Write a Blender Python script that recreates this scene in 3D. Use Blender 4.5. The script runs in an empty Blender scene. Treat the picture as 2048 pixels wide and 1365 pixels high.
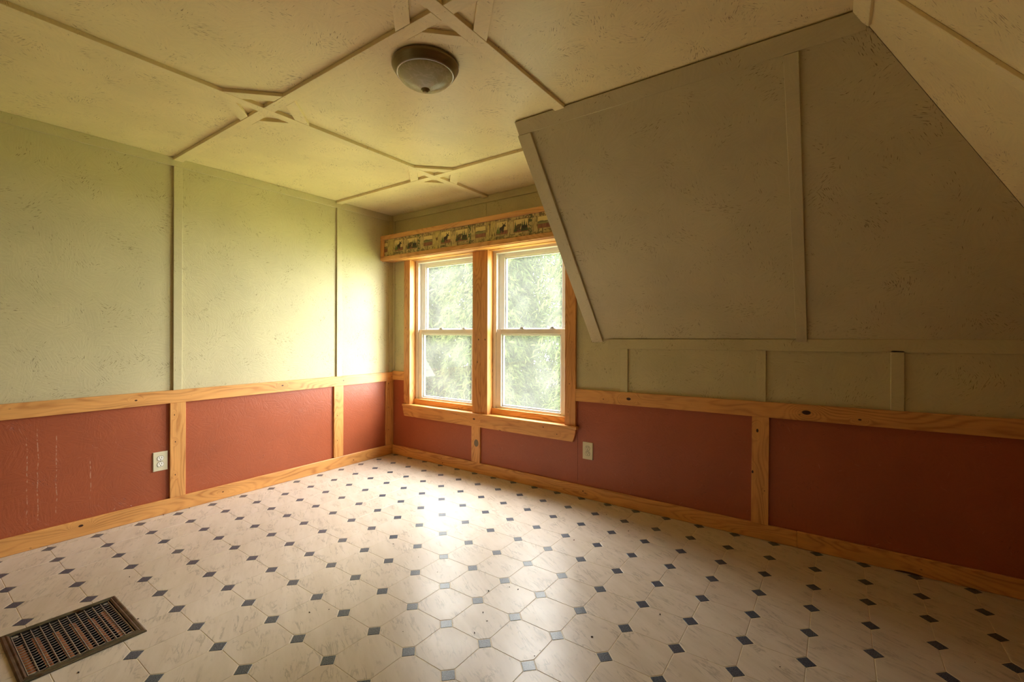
import bpy, bmesh, math, random
import numpy as np
from mathutils import Vector, Matrix

rnd = random.Random(7)
sc = bpy.context.scene
COL = sc.collection
H = 2.36            # ceiling height, metres

# ------------------------------------------------------------------ camera
cam = bpy.data.cameras.new('camera')
cam.sensor_fit = 'HORIZONTAL'
cam.sensor_width = 36.0
cam.lens = 910.24 / 2048 * 36
cam.shift_y = -13.68 / 2048
cam.clip_start = 0.02
cam_o = bpy.data.objects.new('camera', cam)
COL.objects.link(cam_o)
_a, _r = math.radians(35.4151), math.radians(0.166)
_fw = Vector((-math.sin(_a), math.cos(_a), 0))
_rt = Vector((math.cos(_a), math.sin(_a), 0))
_up = Vector((0, 0, 1))
_r2 = _rt * math.cos(_r) + _up * math.sin(_r)
_u2 = -_rt * math.sin(_r) + _up * math.cos(_r)
_m = Matrix((_r2, _u2, -_fw)).transposed().to_4x4()
_m.translation = Vector((3.6017, -3.0127, 1.1894))
cam_o.matrix_world = _m
sc.camera = cam_o

# ------------------------------------------------------------------ sky, daylight, exposure
SKY = 34.0
world = bpy.data.worlds.new('sky')
sc.world = world
world.use_nodes = True
wt = world.node_tree
wt.nodes.clear()
wo = wt.nodes.new('ShaderNodeOutputWorld')
wb = wt.nodes.new('ShaderNodeBackground')
wg = wt.nodes.new('ShaderNodeTexGradient')
wc = wt.nodes.new('ShaderNodeTexCoord')
ws = wt.nodes.new('ShaderNodeSeparateXYZ')
wr = wt.nodes.new('ShaderNodeValToRGB')
wt.links.new(wc.outputs['Generated'], ws.inputs[0])
wt.links.new(ws.outputs[2], wr.inputs[0])
wr.color_ramp.elements[0].position = 0.0
wr.color_ramp.elements[0].color = (0.80, 0.86, 0.84, 1)
wr.color_ramp.elements[1].position = 0.7
wr.color_ramp.elements[1].color = (1.0, 0.99, 0.96, 1)
wt.links.new(wr.outputs[0], wb.inputs[0])
wb.inputs[1].default_value = SKY
wt.links.new(wb.outputs[0], wo.inputs[0])


def portal(name, loc, rot, sx, sy, power=None, color=(1, 1, 1)):
    l = bpy.data.lights.new(name, 'AREA')
    l.shape = 'RECTANGLE'
    l.size, l.size_y = sx, sy
    if power is None:
        l.cycles.is_portal = True
    else:
        l.energy = power
        l.color = color
    o = bpy.data.objects.new(name, l)
    o.location = loc
    o.rotation_euler = rot
    COL.objects.link(o)
    return o


# daylight through the two windows
portal('daylight_window', (1.11, 0.17, 1.2), (math.radians(-90), 0, 0), 1.75, 1.45)

vs = sc.view_settings
vs.view_transform = 'Standard'
vs.look = 'None'
vs.exposure = 0.21
vs.gamma = 1.0
vs.use_curve_mapping = False
sc.cycles.use_denoising = True
sc.cycles.use_adaptive_sampling = True
sc.cycles.adaptive_threshold = 0.03
sc.cycles.max_bounces = 8
sc.cycles.diffuse_bounces = 6
sc.cycles.glossy_bounces = 4
sc.cycles.transparent_max_bounces = 8
sc.cycles.sample_clamp_indirect = 6.0
sc.cycles.caustics_reflective = False
sc.cycles.caustics_refractive = False


# ------------------------------------------------------------------ material helpers
class NT:
    def __init__(self, name):
        self.m = bpy.data.materials.new(name)
        self.m.use_nodes = True
        self.t = self.m.node_tree
        self.t.nodes.clear()
        self.out = self.t.nodes.new('ShaderNodeOutputMaterial')

    def n(self, typ, **kw):
        nd = self.t.nodes.new(typ)
        for k, v in kw.items():
            setattr(nd, k, v)
        return nd

    def put(self, inp, v):
        if isinstance(v, bpy.types.NodeSocket):
            self.t.links.new(v, inp)
        elif v is not None:
            if isinstance(v, (tuple, list)) and inp.type == 'RGBA' and len(v) == 3:
                v = (*v, 1)
            inp.default_value = v

    def math(self, op, a, b=None, c=None, clamp=False):
        nd = self.n('ShaderNodeMath', operation=op, use_clamp=clamp)
        self.put(nd.inputs[0], a)
        self.put(nd.inputs[1], b)
        self.put(nd.inputs[2], c)
        return nd.outputs[0]

    def mix(self, f, a, b, mode='MIX'):
        nd = self.n('ShaderNodeMix', data_type='RGBA', blend_type=mode)
        self.put(nd.inputs['Factor'], f)
        self.put(nd.inputs['A'], a) if False else self.put(nd.inputs[6], a)
        self.put(nd.inputs[7], b)
        return nd.outputs[2]

    def sep(self, v):
        nd = self.n('ShaderNodeSeparateXYZ')
        self.put(nd.inputs[0], v)
        return nd.outputs

    def comb(self, x, y, z=0.0):
        nd = self.n('ShaderNodeCombineXYZ')
        self.put(nd.inputs[0], x)
        self.put(nd.inputs[1], y)
        self.put(nd.inputs[2], z)
        return nd.outputs[0]

    def noise(self, vec, scale, detail=2.0, rough=0.5, dist=0.0, dims='3D'):
        nd = self.n('ShaderNodeTexNoise', noise_dimensions=dims)
        self.put(nd.inputs['Vector'], vec)
        self.put(nd.inputs['Scale'], scale)
        self.put(nd.inputs['Detail'], detail)
        self.put(nd.inputs['Roughness'], rough)
        self.put(nd.inputs['Distortion'], dist)
        return nd

    def smooth(self, v, lo, hi, a=0.0, b=1.0):
        nd = self.n('ShaderNodeMapRange', interpolation_type='SMOOTHSTEP')
        self.put(nd.inputs[0], v)
        self.put(nd.inputs[1], lo)
        self.put(nd.inputs[2], hi)
        self.put(nd.inputs[3], a)
        self.put(nd.inputs[4], b)
        return nd.outputs[0]

    def bump(self, h, strength, dist, normal=None):
        nd = self.n('ShaderNodeBump')
        self.put(nd.inputs['Strength'], strength)
        self.put(nd.inputs['Distance'], dist)
        self.put(nd.inputs['Height'], h)
        if normal is not None:
            self.put(nd.inputs['Normal'], normal)
        return nd.outputs[0]

    def bsdf(self, color, rough=0.5, spec=0.5, metal=0.0, normal=None, **kw):
        b = self.n('ShaderNodeBsdfPrincipled')
        self.put(b.inputs['Base Color'], color)
        self.put(b.inputs['Roughness'], rough)
        self.put(b.inputs['Specular IOR Level'], spec)
        self.put(b.inputs['Metallic'], metal)
        if normal is not None:
            self.put(b.inputs['Normal'], normal)
        for k, v in kw.items():
            self.put(b.inputs[k.replace('_', ' ')], v)
        self.t.links.new(b.outputs[0], self.out.inputs[0])
        return b


def uv_vec(k):
    return k.n('ShaderNodeUVMap').outputs[0]


def rand_off(k, mul=37.0):
    oi = k.n('ShaderNodeObjectInfo')
    return k.math('MULTIPLY', oi.outputs['Random'], mul)


def osb_mat(name, base, dark, speck=1.0, rough=0.42, light=None, scuff=0.0, bump=1.0, spec=0.5, drips=()):
    """flake board under brush paint: pressed strands in relief, unpainted pits between them"""
    k = NT(name)
    uv = uv_vec(k)
    u, v, _ = k.sep(uv)
    ro = rand_off(k)
    vec = k.comb(k.math('ADD', u, ro), v, 0.0)
    wob = k.noise(vec, 7.0, 2.0)
    wv = k.n('ShaderNodeVectorMath', operation='SCALE')
    k.put(wv.inputs[0], wob.outputs['Color'])
    wv.inputs['Scale'].default_value = 0.07
    vadd = k.n('ShaderNodeVectorMath', operation='ADD')
    k.put(vadd.inputs[0], vec)
    k.put(vadd.inputs[1], wv.outputs[0])
    layers = []
    for sc_, off in ((11.0, 0.0), (17.0, 5.3)):
        vo = k.n('ShaderNodeTexVoronoi', feature='F1', voronoi_dimensions='2D')
        k.put(vo.inputs['Vector'], vadd.outputs[0])
        vo.inputs['Scale'].default_value = sc_
        ang = k.math('MULTIPLY', k.sep(vo.outputs['Color'])[0], 6.283)
        rot = k.n('ShaderNodeVectorRotate', rotation_type='Z_AXIS')
        k.put(rot.inputs['Vector'], vec)
        k.put(rot.inputs['Angle'], ang)
        rx, ry, _z = k.sep(rot.outputs[0])
        st = k.comb(k.math('MULTIPLY', rx, 14.0), k.math('MULTIPLY', ry, 110.0), off)
        nz = k.noise(st, 1.0, 2.5, 0.55)
        layers.append((vo, rx, ry, nz))
    f = layers[0][3].outputs['Fac']
    f2 = layers[1][3].outputs['Fac']
    # unpainted pits: thin dashes along the strands, gathered in patches
    st = k.comb(k.math('MULTIPLY', layers[0][1], 34.0), k.math('MULTIPLY', layers[0][2], 300.0), 3.0)
    dash = k.noise(st, 1.0, 1.0, 0.5).outputs['Fac']
    patch = k.noise(vec, 6.5, 3.0, 0.6).outputs['Fac']
    thr = k.smooth(patch, 0.40, 0.68, 0.80 - 0.05 * speck, 0.665 - 0.055 * speck)
    pit = k.math('MULTIPLY', k.math('SUBTRACT', dash, thr), 22.0, clamp=True)
    dots = k.noise(vec, 130.0, 1.0).outputs['Fac']
    pit2 = k.math('MULTIPLY', k.math('SUBTRACT', dots, 0.80 - 0.03 * speck), 30.0, clamp=True)
    pit = k.math('MAXIMUM', pit, pit2)
    big = k.noise(vec, 2.1, 3.0, 0.55).outputs['Fac']
    tone = k.smooth(big, 0.3, 0.7, 0.93, 1.05)
    col = k.mix(1.0, base, k.comb(tone, tone, tone), 'MULTIPLY')
    fl = k.smooth(f, 0.25, 0.75, 0.96, 1.03)
    col = k.mix(1.0, col, k.comb(fl, fl, fl), 'MULTIPLY')
    col = k.mix(k.math('MULTIPLY', pit, 0.85), col, dark)
    if scuff > 0:
        st = k.comb(k.math('MULTIPLY', layers[1][1], 14.0), k.math('MULTIPLY', layers[1][2], 260.0), 8.0)
        s = k.noise(st, 1.0, 1.0).outputs['Fac']
        s = k.math('MULTIPLY', k.math('SUBTRACT', s, k.smooth(patch, 0.35, 0.65, 0.80, 0.69)), 14.0, clamp=True)
        col = k.mix(k.math('MULTIPLY', s, scuff), col, light)
    for (du, v0, v1) in drips:      # pale runs of an old spill down the board
        wig = k.math('MULTIPLY', k.math('SUBTRACT', k.noise(k.comb(du * 9, v, 0), 9.0).outputs['Fac'], 0.5), 0.02)
        d = k.math('ABSOLUTE', k.math('SUBTRACT', k.math('ADD', u, wig), du))
        on = k.math('SUBTRACT', 1.0, k.smooth(d, 0.0008, 0.0026))
        vv = k.math('MULTIPLY', k.smooth(v, v0, v0 + 0.02), k.math('SUBTRACT', 1.0, k.smooth(v, v1 - 0.02, v1)))
        br = k.smooth(k.noise(k.comb(u, v, 1.0), 60.0, 2.0).outputs['Fac'], 0.42, 0.6)
        on = k.math('MULTIPLY', k.math('MULTIPLY', on, vv), k.math('MULTIPLY', br, 0.55))
        col = k.mix(on, col, (0.62, 0.42, 0.30))
    hgt = k.math('ADD', k.math('MULTIPLY', f, 0.6), k.math('MULTIPLY', f2, 0.6))
    vd = k.math('MULTIPLY', k.sep(layers[1][0].outputs['Color'])[1], 0.25)
    hgt = k.math('ADD', hgt, vd)
    hgt = k.math('SUBTRACT', hgt, k.math('MULTIPLY', pit, 0.8))
    nrm = k.bump(hgt, 0.5 * bump, 0.0022)
    rg = k.smooth(f2, 0.2, 0.8, rough, rough + 0.04)
    k.bsdf(col, rg, spec, normal=nrm)
    return k.m


def pine_mat(name, light, darkc, knots=(), seed=0.0, rough=0.36, rings=15.0):
    """knotty pine under clear varnish; uv u runs along the board in metres"""
    k = NT(name)
    uv = uv_vec(k)
    u, v, _ = k.sep(uv)
    ro = k.math('ADD', rand_off(k, 60.0), seed)
    low = k.noise(k.comb(k.math('MULTIPLY', u, 1.5), k.math('MULTIPLY', v, 7.5), ro), 1.0, 1.5, 0.45, 0.25).outputs['Fac']
    fld = low
    km = None
    for (ku, kv, kr) in knots:
        du = k.math('DIVIDE', k.math('SUBTRACT', u, ku), 1.7)
        dv = k.math('SUBTRACT', v, kv)
        d = k.math('SQRT', k.math('ADD', k.math('MULTIPLY', du, du), k.math('MULTIPLY', dv, dv)))
        g = k.math('EXPONENT', k.math('MULTIPLY', k.math('POWER', k.math('DIVIDE', d, kr * 2.6), 2.0), -1.0))
        fld = k.math('ADD', fld, k.math('MULTIPLY', g, 0.42))
        edge = k.math('SUBTRACT', 1.0, k.smooth(d, kr * 0.62, kr * 0.85))
        km = edge if km is None else k.math('MAXIMUM', km, edge)
    ph = k.math('MULTIPLY', fld, rings * 6.2832)
    wig = k.noise(k.comb(k.math('MULTIPLY', u, 22.0), k.math('MULTIPLY', v, 160.0), ro), 1.0, 2.0).outputs['Fac']
    ph = k.math('ADD', ph, k.math('MULTIPLY', wig, 2.2))
    s = k.math('ADD', k.math('MULTIPLY', k.math('SINE', ph), 0.5), 0.5)
    line = k.math('POWER', s, 2.6)
    fib = k.noise(k.comb(k.math('MULTIPLY', u, 9.0), k.math('MULTIPLY', v, 420.0), ro), 1.0, 1.0).outputs['Fac']
    fibt = k.smooth(fib, 0.25, 0.75, 0.93, 1.05)
    broad = k.noise(k.comb(k.math('MULTIPLY', u, 2.5), k.math('MULTIPLY', v, 20.0), k.math('ADD', ro, 9.0)), 1.0, 2.0).outputs['Fac']
    str_ = k.smooth(broad, 0.3, 0.7, 0.14, 0.62)
    col = k.mix(k.math('MULTIPLY', line, str_), light, darkc)
    col = k.mix(1.0, col, k.comb(fibt, fibt, fibt), 'MULTIPLY')
    tn = k.smooth(broad, 0.3, 0.75, 1.05, 0.90)
    col = k.mix(1.0, col, k.comb(tn, tn, tn), 'MULTIPLY')
    pin = k.noise(k.comb(k.math('MULTIPLY', u, 24.0), k.math('MULTIPLY', v, 40.0), ro), 1.0, 0.0).outputs['Fac']
    pin = k.math('MULTIPLY', k.math('SUBTRACT', pin, 0.86), 18.0, clamp=True)
    col = k.mix(pin, col, (0.10, 0.035, 0.012))
    if km is not None:
        col = k.mix(km, col, (0.045, 0.012, 0.006))
    nrm = k.bump(fib, 0.12, 0.0006)
    k.bsdf(col, rough, 0.5, normal=nrm)
    return k.m


def flat_mat(name, color, rough=0.5, spec=0.5, metal=0.0, var=0.05, scale=30.0, bump=0.0, **kw):
    k = NT(name)
    tc = k.n('ShaderNodeTexCoord').outputs['Object']
    nz = k.noise(tc, scale, 3.0).outputs['Fac']
    t = k.smooth(nz, 0.25, 0.75, 1 - var, 1 + var)
    col = k.mix(1.0, color, k.comb(t, t, t), 'MULTIPLY')
    nrm = k.bump(nz, bump, 0.001) if bump else None
    k.bsdf(col, rough, spec, metal, normal=nrm, **kw)
    return k.m


SAGE = (0.555, 0.49, 0.285)
CREAM = (0.83, 0.70, 0.41)
PIT = (0.13, 0.085, 0.03)
M_sage = osb_mat('sage_paint_on_flake_board', SAGE, PIT, 0.9, 0.43, spec=0.4)
M_sage_trim = osb_mat('sage_paint_on_strip', SAGE, PIT, 0.3, 0.38, bump=0.5)
M_cream = osb_mat('cream_paint_on_flake_board', CREAM, (0.26, 0.15, 0.05), 1.2, 0.31, bump=0.75, spec=0.5)
M_cream_trim = osb_mat('cream_paint_on_strip', CREAM, (0.25, 0.15, 0.05), 0.6, 0.36, bump=0.7)
RED = (0.36, 0.090, 0.036)
M_red = osb_mat('brick_red_paint_on_flake_board', RED, (0.13, 0.03, 0.015), 0.1, 0.36, light=(0.62, 0.30, 0.20), scuff=0.45, bump=1.2, spec=0.45)
M_red_drip = osb_mat('brick_red_paint_with_old_runs', RED, (0.13, 0.03, 0.015), 0.1, 0.36, light=(0.62, 0.30, 0.20), scuff=0.55, bump=1.2, spec=0.45,
                     drips=((-2.520, 0.13, 0.62), (-2.478, 0.13, 0.66), (-2.405, 0.16, 0.62), (-2.26, 0.20, 0.45)))
PL, PD = (0.70, 0.345, 0.105), (0.38, 0.115, 0.022)
M_pine = pine_mat('varnished_pine', PL, PD)


# ------------------------------------------------------------------ geometry helpers
def link(name, me, parent=None, mat=None):
    o = bpy.data.objects.new(name, me)
    COL.objects.link(o)
    if parent is not None:
        o.parent = parent
        o.matrix_parent_inverse = parent.matrix_world.inverted() if False else Matrix.Translation(-Vector(parent.location))
    if mat is not None and len(me.materials) == 0:
        me.materials.append(mat)
    return o


def tag(o, label=None, cat=None, group=None, kind=None):
    if label:
        o['label'] = label
    if cat:
        o['category'] = cat
    if group:
        o['group'] = group
    if kind:
        o['kind'] = kind
    return o


def empty(name, loc=(0, 0, 0)):
    o = bpy.data.objects.new(name, None)
    o.location = loc
    o.empty_display_size = 0.1
    COL.objects.link(o)
    return o


def mesh_from_bm(name, bm, smooth=False):
    me = bpy.data.meshes.new(name)
    bm.normal_update()
    bm.to_mesh(me)
    bm.free()
    if smooth:
        for p in me.polygons:
            p.use_smooth = True
    return me


def board(name, p0, p1, width, thick, normal, parent=None, mat=None, bevel=0.0015, cuts=(0.0, 0.0), base=0.0):
    """straight strip from p0 to p1 (centre line on the wall surface), proud by THICK along NORMAL.
    CUTS slants the two ends: how far the +width corner runs on past the centre."""
    p0, p1, n = Vector(p0), Vector(p1), Vector(normal).normalized()
    d = (p1 - p0)
    L = d.length
    d.normalize()
    w = n.cross(d).normalized()
    bm = bmesh.new()
    uvl = bm.loops.layers.uv.new('UVMap')
    hw = width / 2
    loc = {}
    vs_ = []
    for z in (base, thick):
        for (l, s) in ((-cuts[0], -1), (L - cuts[1], -1), (L + cuts[1], 1), (cuts[0], 1)):
            q = p0 + d * l + w * (s * hw) + n * z
            vs_.append(bm.verts.new(q))
    F = [(3, 2, 1, 0), (4, 5, 6, 7), (0, 1, 5, 4), (1, 2, 6, 5), (2, 3, 7, 6), (3, 0, 4, 7)]
    for f in F:
        bm.faces.new([vs_[i] for i in f])
    bmesh.ops.recalc_face_normals(bm, faces=bm.faces)
    if bevel:
        bmesh.ops.bevel(bm, geom=[e for e in bm.edges], offset=bevel, segments=1, affect='EDGES', profile=0.5)
    for f in bm.faces:
        for lp in f.loops:
            q = lp.vert.co - p0
            t = q.dot(n)
            lp[uvl].uv = (q.dot(d), q.dot(w) + hw + (t if abs(f.normal.dot(n)) < 0.5 else 0))
    me = mesh_from_bm(name, bm)
    return link(name, me, parent, mat)


def slab(name, poly, origin, U, V, N, thick, parent=None, mat=None, uvo=(0, 0), swap=False, holes=None):
    """flat sheet: polygon in the (U, V) plane, front face at ORIGIN's plane, THICK behind it (against N)"""
    U, V, N, O = Vector(U), Vector(V), Vector(N), Vector(origin)
    bm = bmesh.new()
    uvl = bm.loops.layers.uv.new('UVMap')
    fr = [bm.verts.new(O + U * a + V * b) for a, b in poly]
    bk = [bm.verts.new(O + U * a + V * b - N * thick) for a, b in poly]
    bm.faces.new(fr)
    bm.faces.new(list(reversed(bk)))
    n = len(poly)
    for i in range(n):
        bm.faces.new((fr[i], bk[i], bk[(i + 1) % n], fr[(i + 1) % n]))
    bmesh.ops.recalc_face_normals(bm, faces=bm.faces)
    for f in bm.faces:
        for lp in f.loops:
            q = lp.vert.co - O
            a, b = q.dot(U), q.dot(V)
            lp[uvl].uv = (b, a) if swap else (a, b)
    me = mesh_from_bm(name, bm)
    return link(name, me, parent, mat)


def boxes(name, lst, parent=None, mat=None, bevel=0.0, smooth=False):
    """one mesh made of axis-aligned boxes (x0,x1,y0,y1,z0,z1)"""
    bm = bmesh.new()
    uvl = bm.loops.layers.uv.new('UVMap')
    for (x0, x1, y0, y1, z0, z1) in lst:
        v = [bm.verts.new((x, y, z)) for z in (z0, z1) for (x, y) in ((x0, y0), (x1, y0), (x1, y1), (x0, y1))]
        for f in [(3, 2, 1, 0), (4, 5, 6, 7), (0, 1, 5, 4), (1, 2, 6, 5), (2, 3, 7, 6), (3, 0, 4, 7)]:
            bm.faces.new([v[i] for i in f])
    if bevel:
        bmesh.ops.bevel(bm, geom=list(bm.edges), offset=bevel, segments=1, affect='EDGES', profile=0.5)
    bm.normal_update()
    ext = [lst[0][1] - lst[0][0], lst[0][3] - lst[0][2], lst[0][5] - lst[0][4]]
    la = ext.index(max(ext))
    for f in bm.faces:
        for lp in f.loops:
            c = lp.vert.co
            oth = [c[i] for i in range(3) if i != la]
            lp[uvl].uv = (c[la], oth[0] + oth[1])
    me = mesh_from_bm(name, bm, smooth)
    return link(name, me, parent, mat)


def lathe(name, prof, centre, seg=48, parent=None, mat=None):
    bm = bmesh.new()
    rings = []
    for (r, z) in prof:
        if r < 1e-5:
            rings.append([bm.verts.new((centre[0], centre[1], z))])
        else:
            rings.append([bm.verts.new((centre[0] + r * math.cos(2 * math.pi * i / seg), centre[1] + r * math.sin(2 * math.pi * i / seg), z)) for i in range(seg)])
    for a, b in zip(rings, rings[1:]):
        for i in range(seg):
            j = (i + 1) % seg
            if len(a) == 1 and len(b) == 1:
                continue
            if len(a) == 1:
                bm.faces.new((a[0], b[i], b[j]))
            elif len(b) == 1:
                bm.faces.new((a[i], b[0], a[j]))
            else:
                bm.faces.new((a[i], b[i], b[j], a[j]))
    bmesh.ops.recalc_face_normals(bm, faces=bm.faces)
    me = mesh_from_bm(name, bm, True)
    return link(name, me, parent, mat)


X, Y, Z = (1, 0, 0), (0, 1, 0), (0, 0, 1)

# ------------------------------------------------------------------ floor: octagons with small dark squares at their corners
LS, LR, LROT = 0.2023, 0.997, -0.0023
LO = (2.5044, -1.8475)
YB = -4.40          # wall behind the camera
XR = 4.62           # low wall under the far slope


def lat(i, j):
    c, s = math.cos(LROT), math.sin(LROT)
    a, b = i * LS, j * LS * LR
    return LO[0] + c * a - s * b, LO[1] + s * a + c * b


k = NT('cream_marbled_vinyl')
pos = k.n('ShaderNodeNewGeometry').outputs['Position']
px, py, pz = k.sep(pos)
ro = rand_off(k, 3.0)
rot = k.n('ShaderNodeVectorRotate', rotation_type='Z_AXIS')
k.put(rot.inputs['Vector'], pos)
rot.inputs['Angle'].default_value = math.radians(28)
qx, qy, _z = k.sep(rot.outputs[0])
vv = k.comb(k.math('MULTIPLY', qx, 5.0), k.math('MULTIPLY', qy, 24.0), ro)
w1 = k.noise(vv, 1.0, 5.0, 0.6, 0.7).outputs['Fac']
vein = k.math('SUBTRACT', 1.0, k.smooth(k.math('ABSOLUTE', k.math('SUBTRACT', w1, 0.5)), 0.0, 0.035))
mask = k.smooth(k.noise(pos, 9.0, 3.0, 0.6).outputs['Fac'], 0.42, 0.62)
cl = k.smooth(k.noise(vv, 0.6, 5.0, 0.65, 0.3).outputs['Fac'], 0.15, 0.85)
col = k.mix(cl, (0.53, 0.45, 0.37), (0.65, 0.57, 0.50))
streak = k.smooth(k.noise(vv, 2.2, 3.0, 0.6, 0.6).outputs['Fac'], 0.58, 0.78)
col = k.mix(k.math('MULTIPLY', k.math('MULTIPLY', streak, mask), 0.62), col, (0.31, 0.265, 0.22))
col = k.mix(k.math('MULTIPLY', k.math('MULTIPLY', vein, mask), 0.55), col, (0.25, 0.215, 0.18))
dirt = k.smooth(k.noise(pos, 2.0, 5.0, 0.62).outputs['Fac'], 0.35, 0.95, 0.0, 0.14)
col = k.mix(dirt, col, (0.48, 0.37, 0.26))
spot = k.math('MULTIPLY', k.math('SUBTRACT', k.noise(pos, 42.0, 1.0).outputs['Fac'], 0.80), 14.0, clamp=True)
col = k.mix(k.math('MULTIPLY', spot, 0.55), col, (0.30, 0.20, 0.11))
wav = k.noise(pos, 5.0, 2.0).outputs['Fac']
fin = k.noise(pos, 160.0, 2.0).outputs['Fac']
nr = k.bump(wav, 0.25, 0.006)
nr = k.bump(fin, 0.10, 0.0006, nr)
rg = k.smooth(k.noise(pos, 3.1, 4.0, 0.6).outputs['Fac'], 0.2, 0.8, 0.28, 0.38)
k.bsdf(col, rg, 0.30, normal=nr)
M_tile = k.m

k = NT('slate_blue_speckled_vinyl')
pos = k.n('ShaderNodeNewGeometry').outputs['Position']
sp = k.noise(pos, 260.0, 2.0, 0.7).outputs['Fac']
col = k.mix(k.smooth(sp, 0.42, 0.62), (0.036, 0.044, 0.066), (0.13, 0.15, 0.19))
wav = k.noise(pos, 5.0, 2.0).outputs['Fac']
nr = k.bump(wav, 0.25, 0.006)
nr = k.bump(sp, 0.25, 0.0008, nr)
k.bsdf(col, 0.30, 0.3, normal=nr)
M_dot = k.m
M_joint = flat_mat('pale_joint_line', (0.72, 0.63, 0.47), 0.4, 0.4, var=0.04)


def clip(poly, a, b, c):
    """keep a*x + b*y <= c"""
    out = []
    n = len(poly)
    for i in range(n):
        p, q = poly[i], poly[(i + 1) % n]
        fp, fq = a * p[0] + b * p[1] - c, a * q[0] + b * q[1] - c
        if fp <= 0:
            out.append(p)
        if (fp < 0 < fq) or (fq < 0 < fp):
            t = fp / (fp - fq)
            out.append((p[0] + t * (q[0] - p[0]), p[1] + t * (q[1] - p[1])))
    return out


REG = (0.964, 1.360, -2.716, -2.384)        # hole cut for the register


def pieces(poly):
    for pl in ((-1, 0, -0.004), (0, 1, -0.004), (1, 0, XR), (0, -1, -YB)):
        poly = clip(poly, *pl)
        if len(poly) < 3:
            return []
    xs, ys = [p[0] for p in poly], [p[1] for p in poly]
    x0, x1, y0, y1 = REG
    if max(xs) < x0 or min(xs) > x1 or max(ys) < y0 or min(ys) > y1:
        return [poly]
    res = [clip(poly, 1, 0, x0), clip(poly, -1, 0, -x1)]
    mid = clip(clip(poly, -1, 0, -x0), 1, 0, x1)
    if len(mid) >= 3:
        res += [clip(mid, 0, 1, y0), clip(mid, 0, -1, -y1)]
    return [r for r in res if len(r) >= 3]


def tile_mesh(name, polys, top, cx=0.0, cy=0.0, mat=None):
    bm = bmesh.new()
    for poly in polys:
        mx = sum(p[0] for p in poly) / len(poly)
        my = sum(p[1] for p in poly) / len(poly)
        ins = []
        for (x, y) in poly:
            dx, dy = mx - x, my - y
            l = max(1e-6, math.hypot(dx, dy))
            t = min(0.0016, l * 0.3)
            ins.append((x + dx / l * t, y + dy / l * t))
        a = [bm.verts.new((x - cx, y - cy, top)) for x, y in ins]
        b = [bm.verts.new((x - cx, y - cy, top - 0.0007)) for x, y in poly]
        c = [bm.verts.new((x - cx, y - cy, -0.003)) for x, y in poly]
        n = len(poly)
        bm.faces.new(a)
        for i in range(n):
            j = (i + 1) % n
            bm.faces.new((b[i], b[j], a[j], a[i]))
            bm.faces.new((c[i], c[j], b[j], b[i]))
    me = mesh_from_bm(name, bm)
    me.materials.append(mat)
    return me


def floor_base():
    x0, x1, y0, y1 = REG
    lst = [(-0.1, x0, YB - 0.1, 0.1, -0.02, -0.0010), (x1, XR + 0.1, YB - 0.1, 0.1, -0.02, -0.0010),
           (x0, x1, YB - 0.1, y0, -0.02, -0.0010), (x0, x1, y1, 0.1, -0.02, -0.0010)]
    return boxes('floor', lst, None, M_joint)


floor = floor_base()
tag(floor, 'cream marbled vinyl floor of octagons with small slate blue squares', 'floor', kind='structure')
R_DOT = 0.0325
G = 0.0011
h = LS / 2 - G
c_ = R_DOT + G * 1.5
OCT = [(h, -(h - c_)), (h, h - c_), (h - c_, h), (-(h - c_), h), (-h, h - c_), (-h, -(h - c_)), (-(h - c_), -h), (h - c_, -h)]
DOT = [(R_DOT, 0), (0, R_DOT), (-R_DOT, 0), (0, -R_DOT)]


def rotp(p, cx, cy):
    c, s = math.cos(LROT), math.sin(LROT)
    return [(cx + c * x - s * y, cy + s * x + c * y) for x, y in p]


def place_tiles(shape, offs, name, mat, top):
    full = tile_mesh(name, [rotp(shape, 0, 0)], top, 0, 0, mat)
    items = []
    for i in range(-14, 12):
        for j in range(-14, 11):
            cx, cy = lat(i + offs, j + offs)
            poly = rotp(shape, cx, cy)
            ps = pieces(poly)
            if not ps:
                continue
            whole = len(ps) == 1 and len(ps[0]) == len(shape) and all(abs(a[0] - b[0]) < 1e-9 and abs(a[1] - b[1]) < 1e-9 for a, b in zip(ps[0], poly))
            # is it in front of the camera, and how near
            d = Vector((cx, cy, 0)) - cam_o.location
            dep = d.dot(_fw)
            sx = d.dot(_r2) / dep if dep > 0.3 else 99
            sy = d.dot(_u2) / dep if dep > 0.3 else -99
            vis = abs(sx) < 1.22 and sy > -0.86
            items.append((0 if vis else 1, dep, cx, cy, ps, whole))
    items.sort(key=lambda t: (t[0], t[1]))
    rest = []
    for n, (hid, dep, cx, cy, ps, whole) in enumerate(items):
        if n >= 300 or hid:
            rest += ps
            continue
        if whole:
            o = bpy.data.objects.new(name, full)
            o.location = (cx, cy, 0)
            COL.objects.link(o)
            o.parent = floor
        else:
            me = tile_mesh(name, ps, top, cx, cy, mat)
            o = bpy.data.objects.new(name, me)
            o.location = (cx, cy, 0)
            COL.objects.link(o)
            o.parent = floor
    me = tile_mesh(name + '_field', rest, top, 0, 0, mat)
    o = link(name + '_field', me, floor)
    tag(o, kind='stuff')


place_tiles(OCT, 0.5, 'octagon_tile', M_tile, 0.0)
place_tiles(DOT, 0.0, 'square_inset', M_dot, 0.0)

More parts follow.
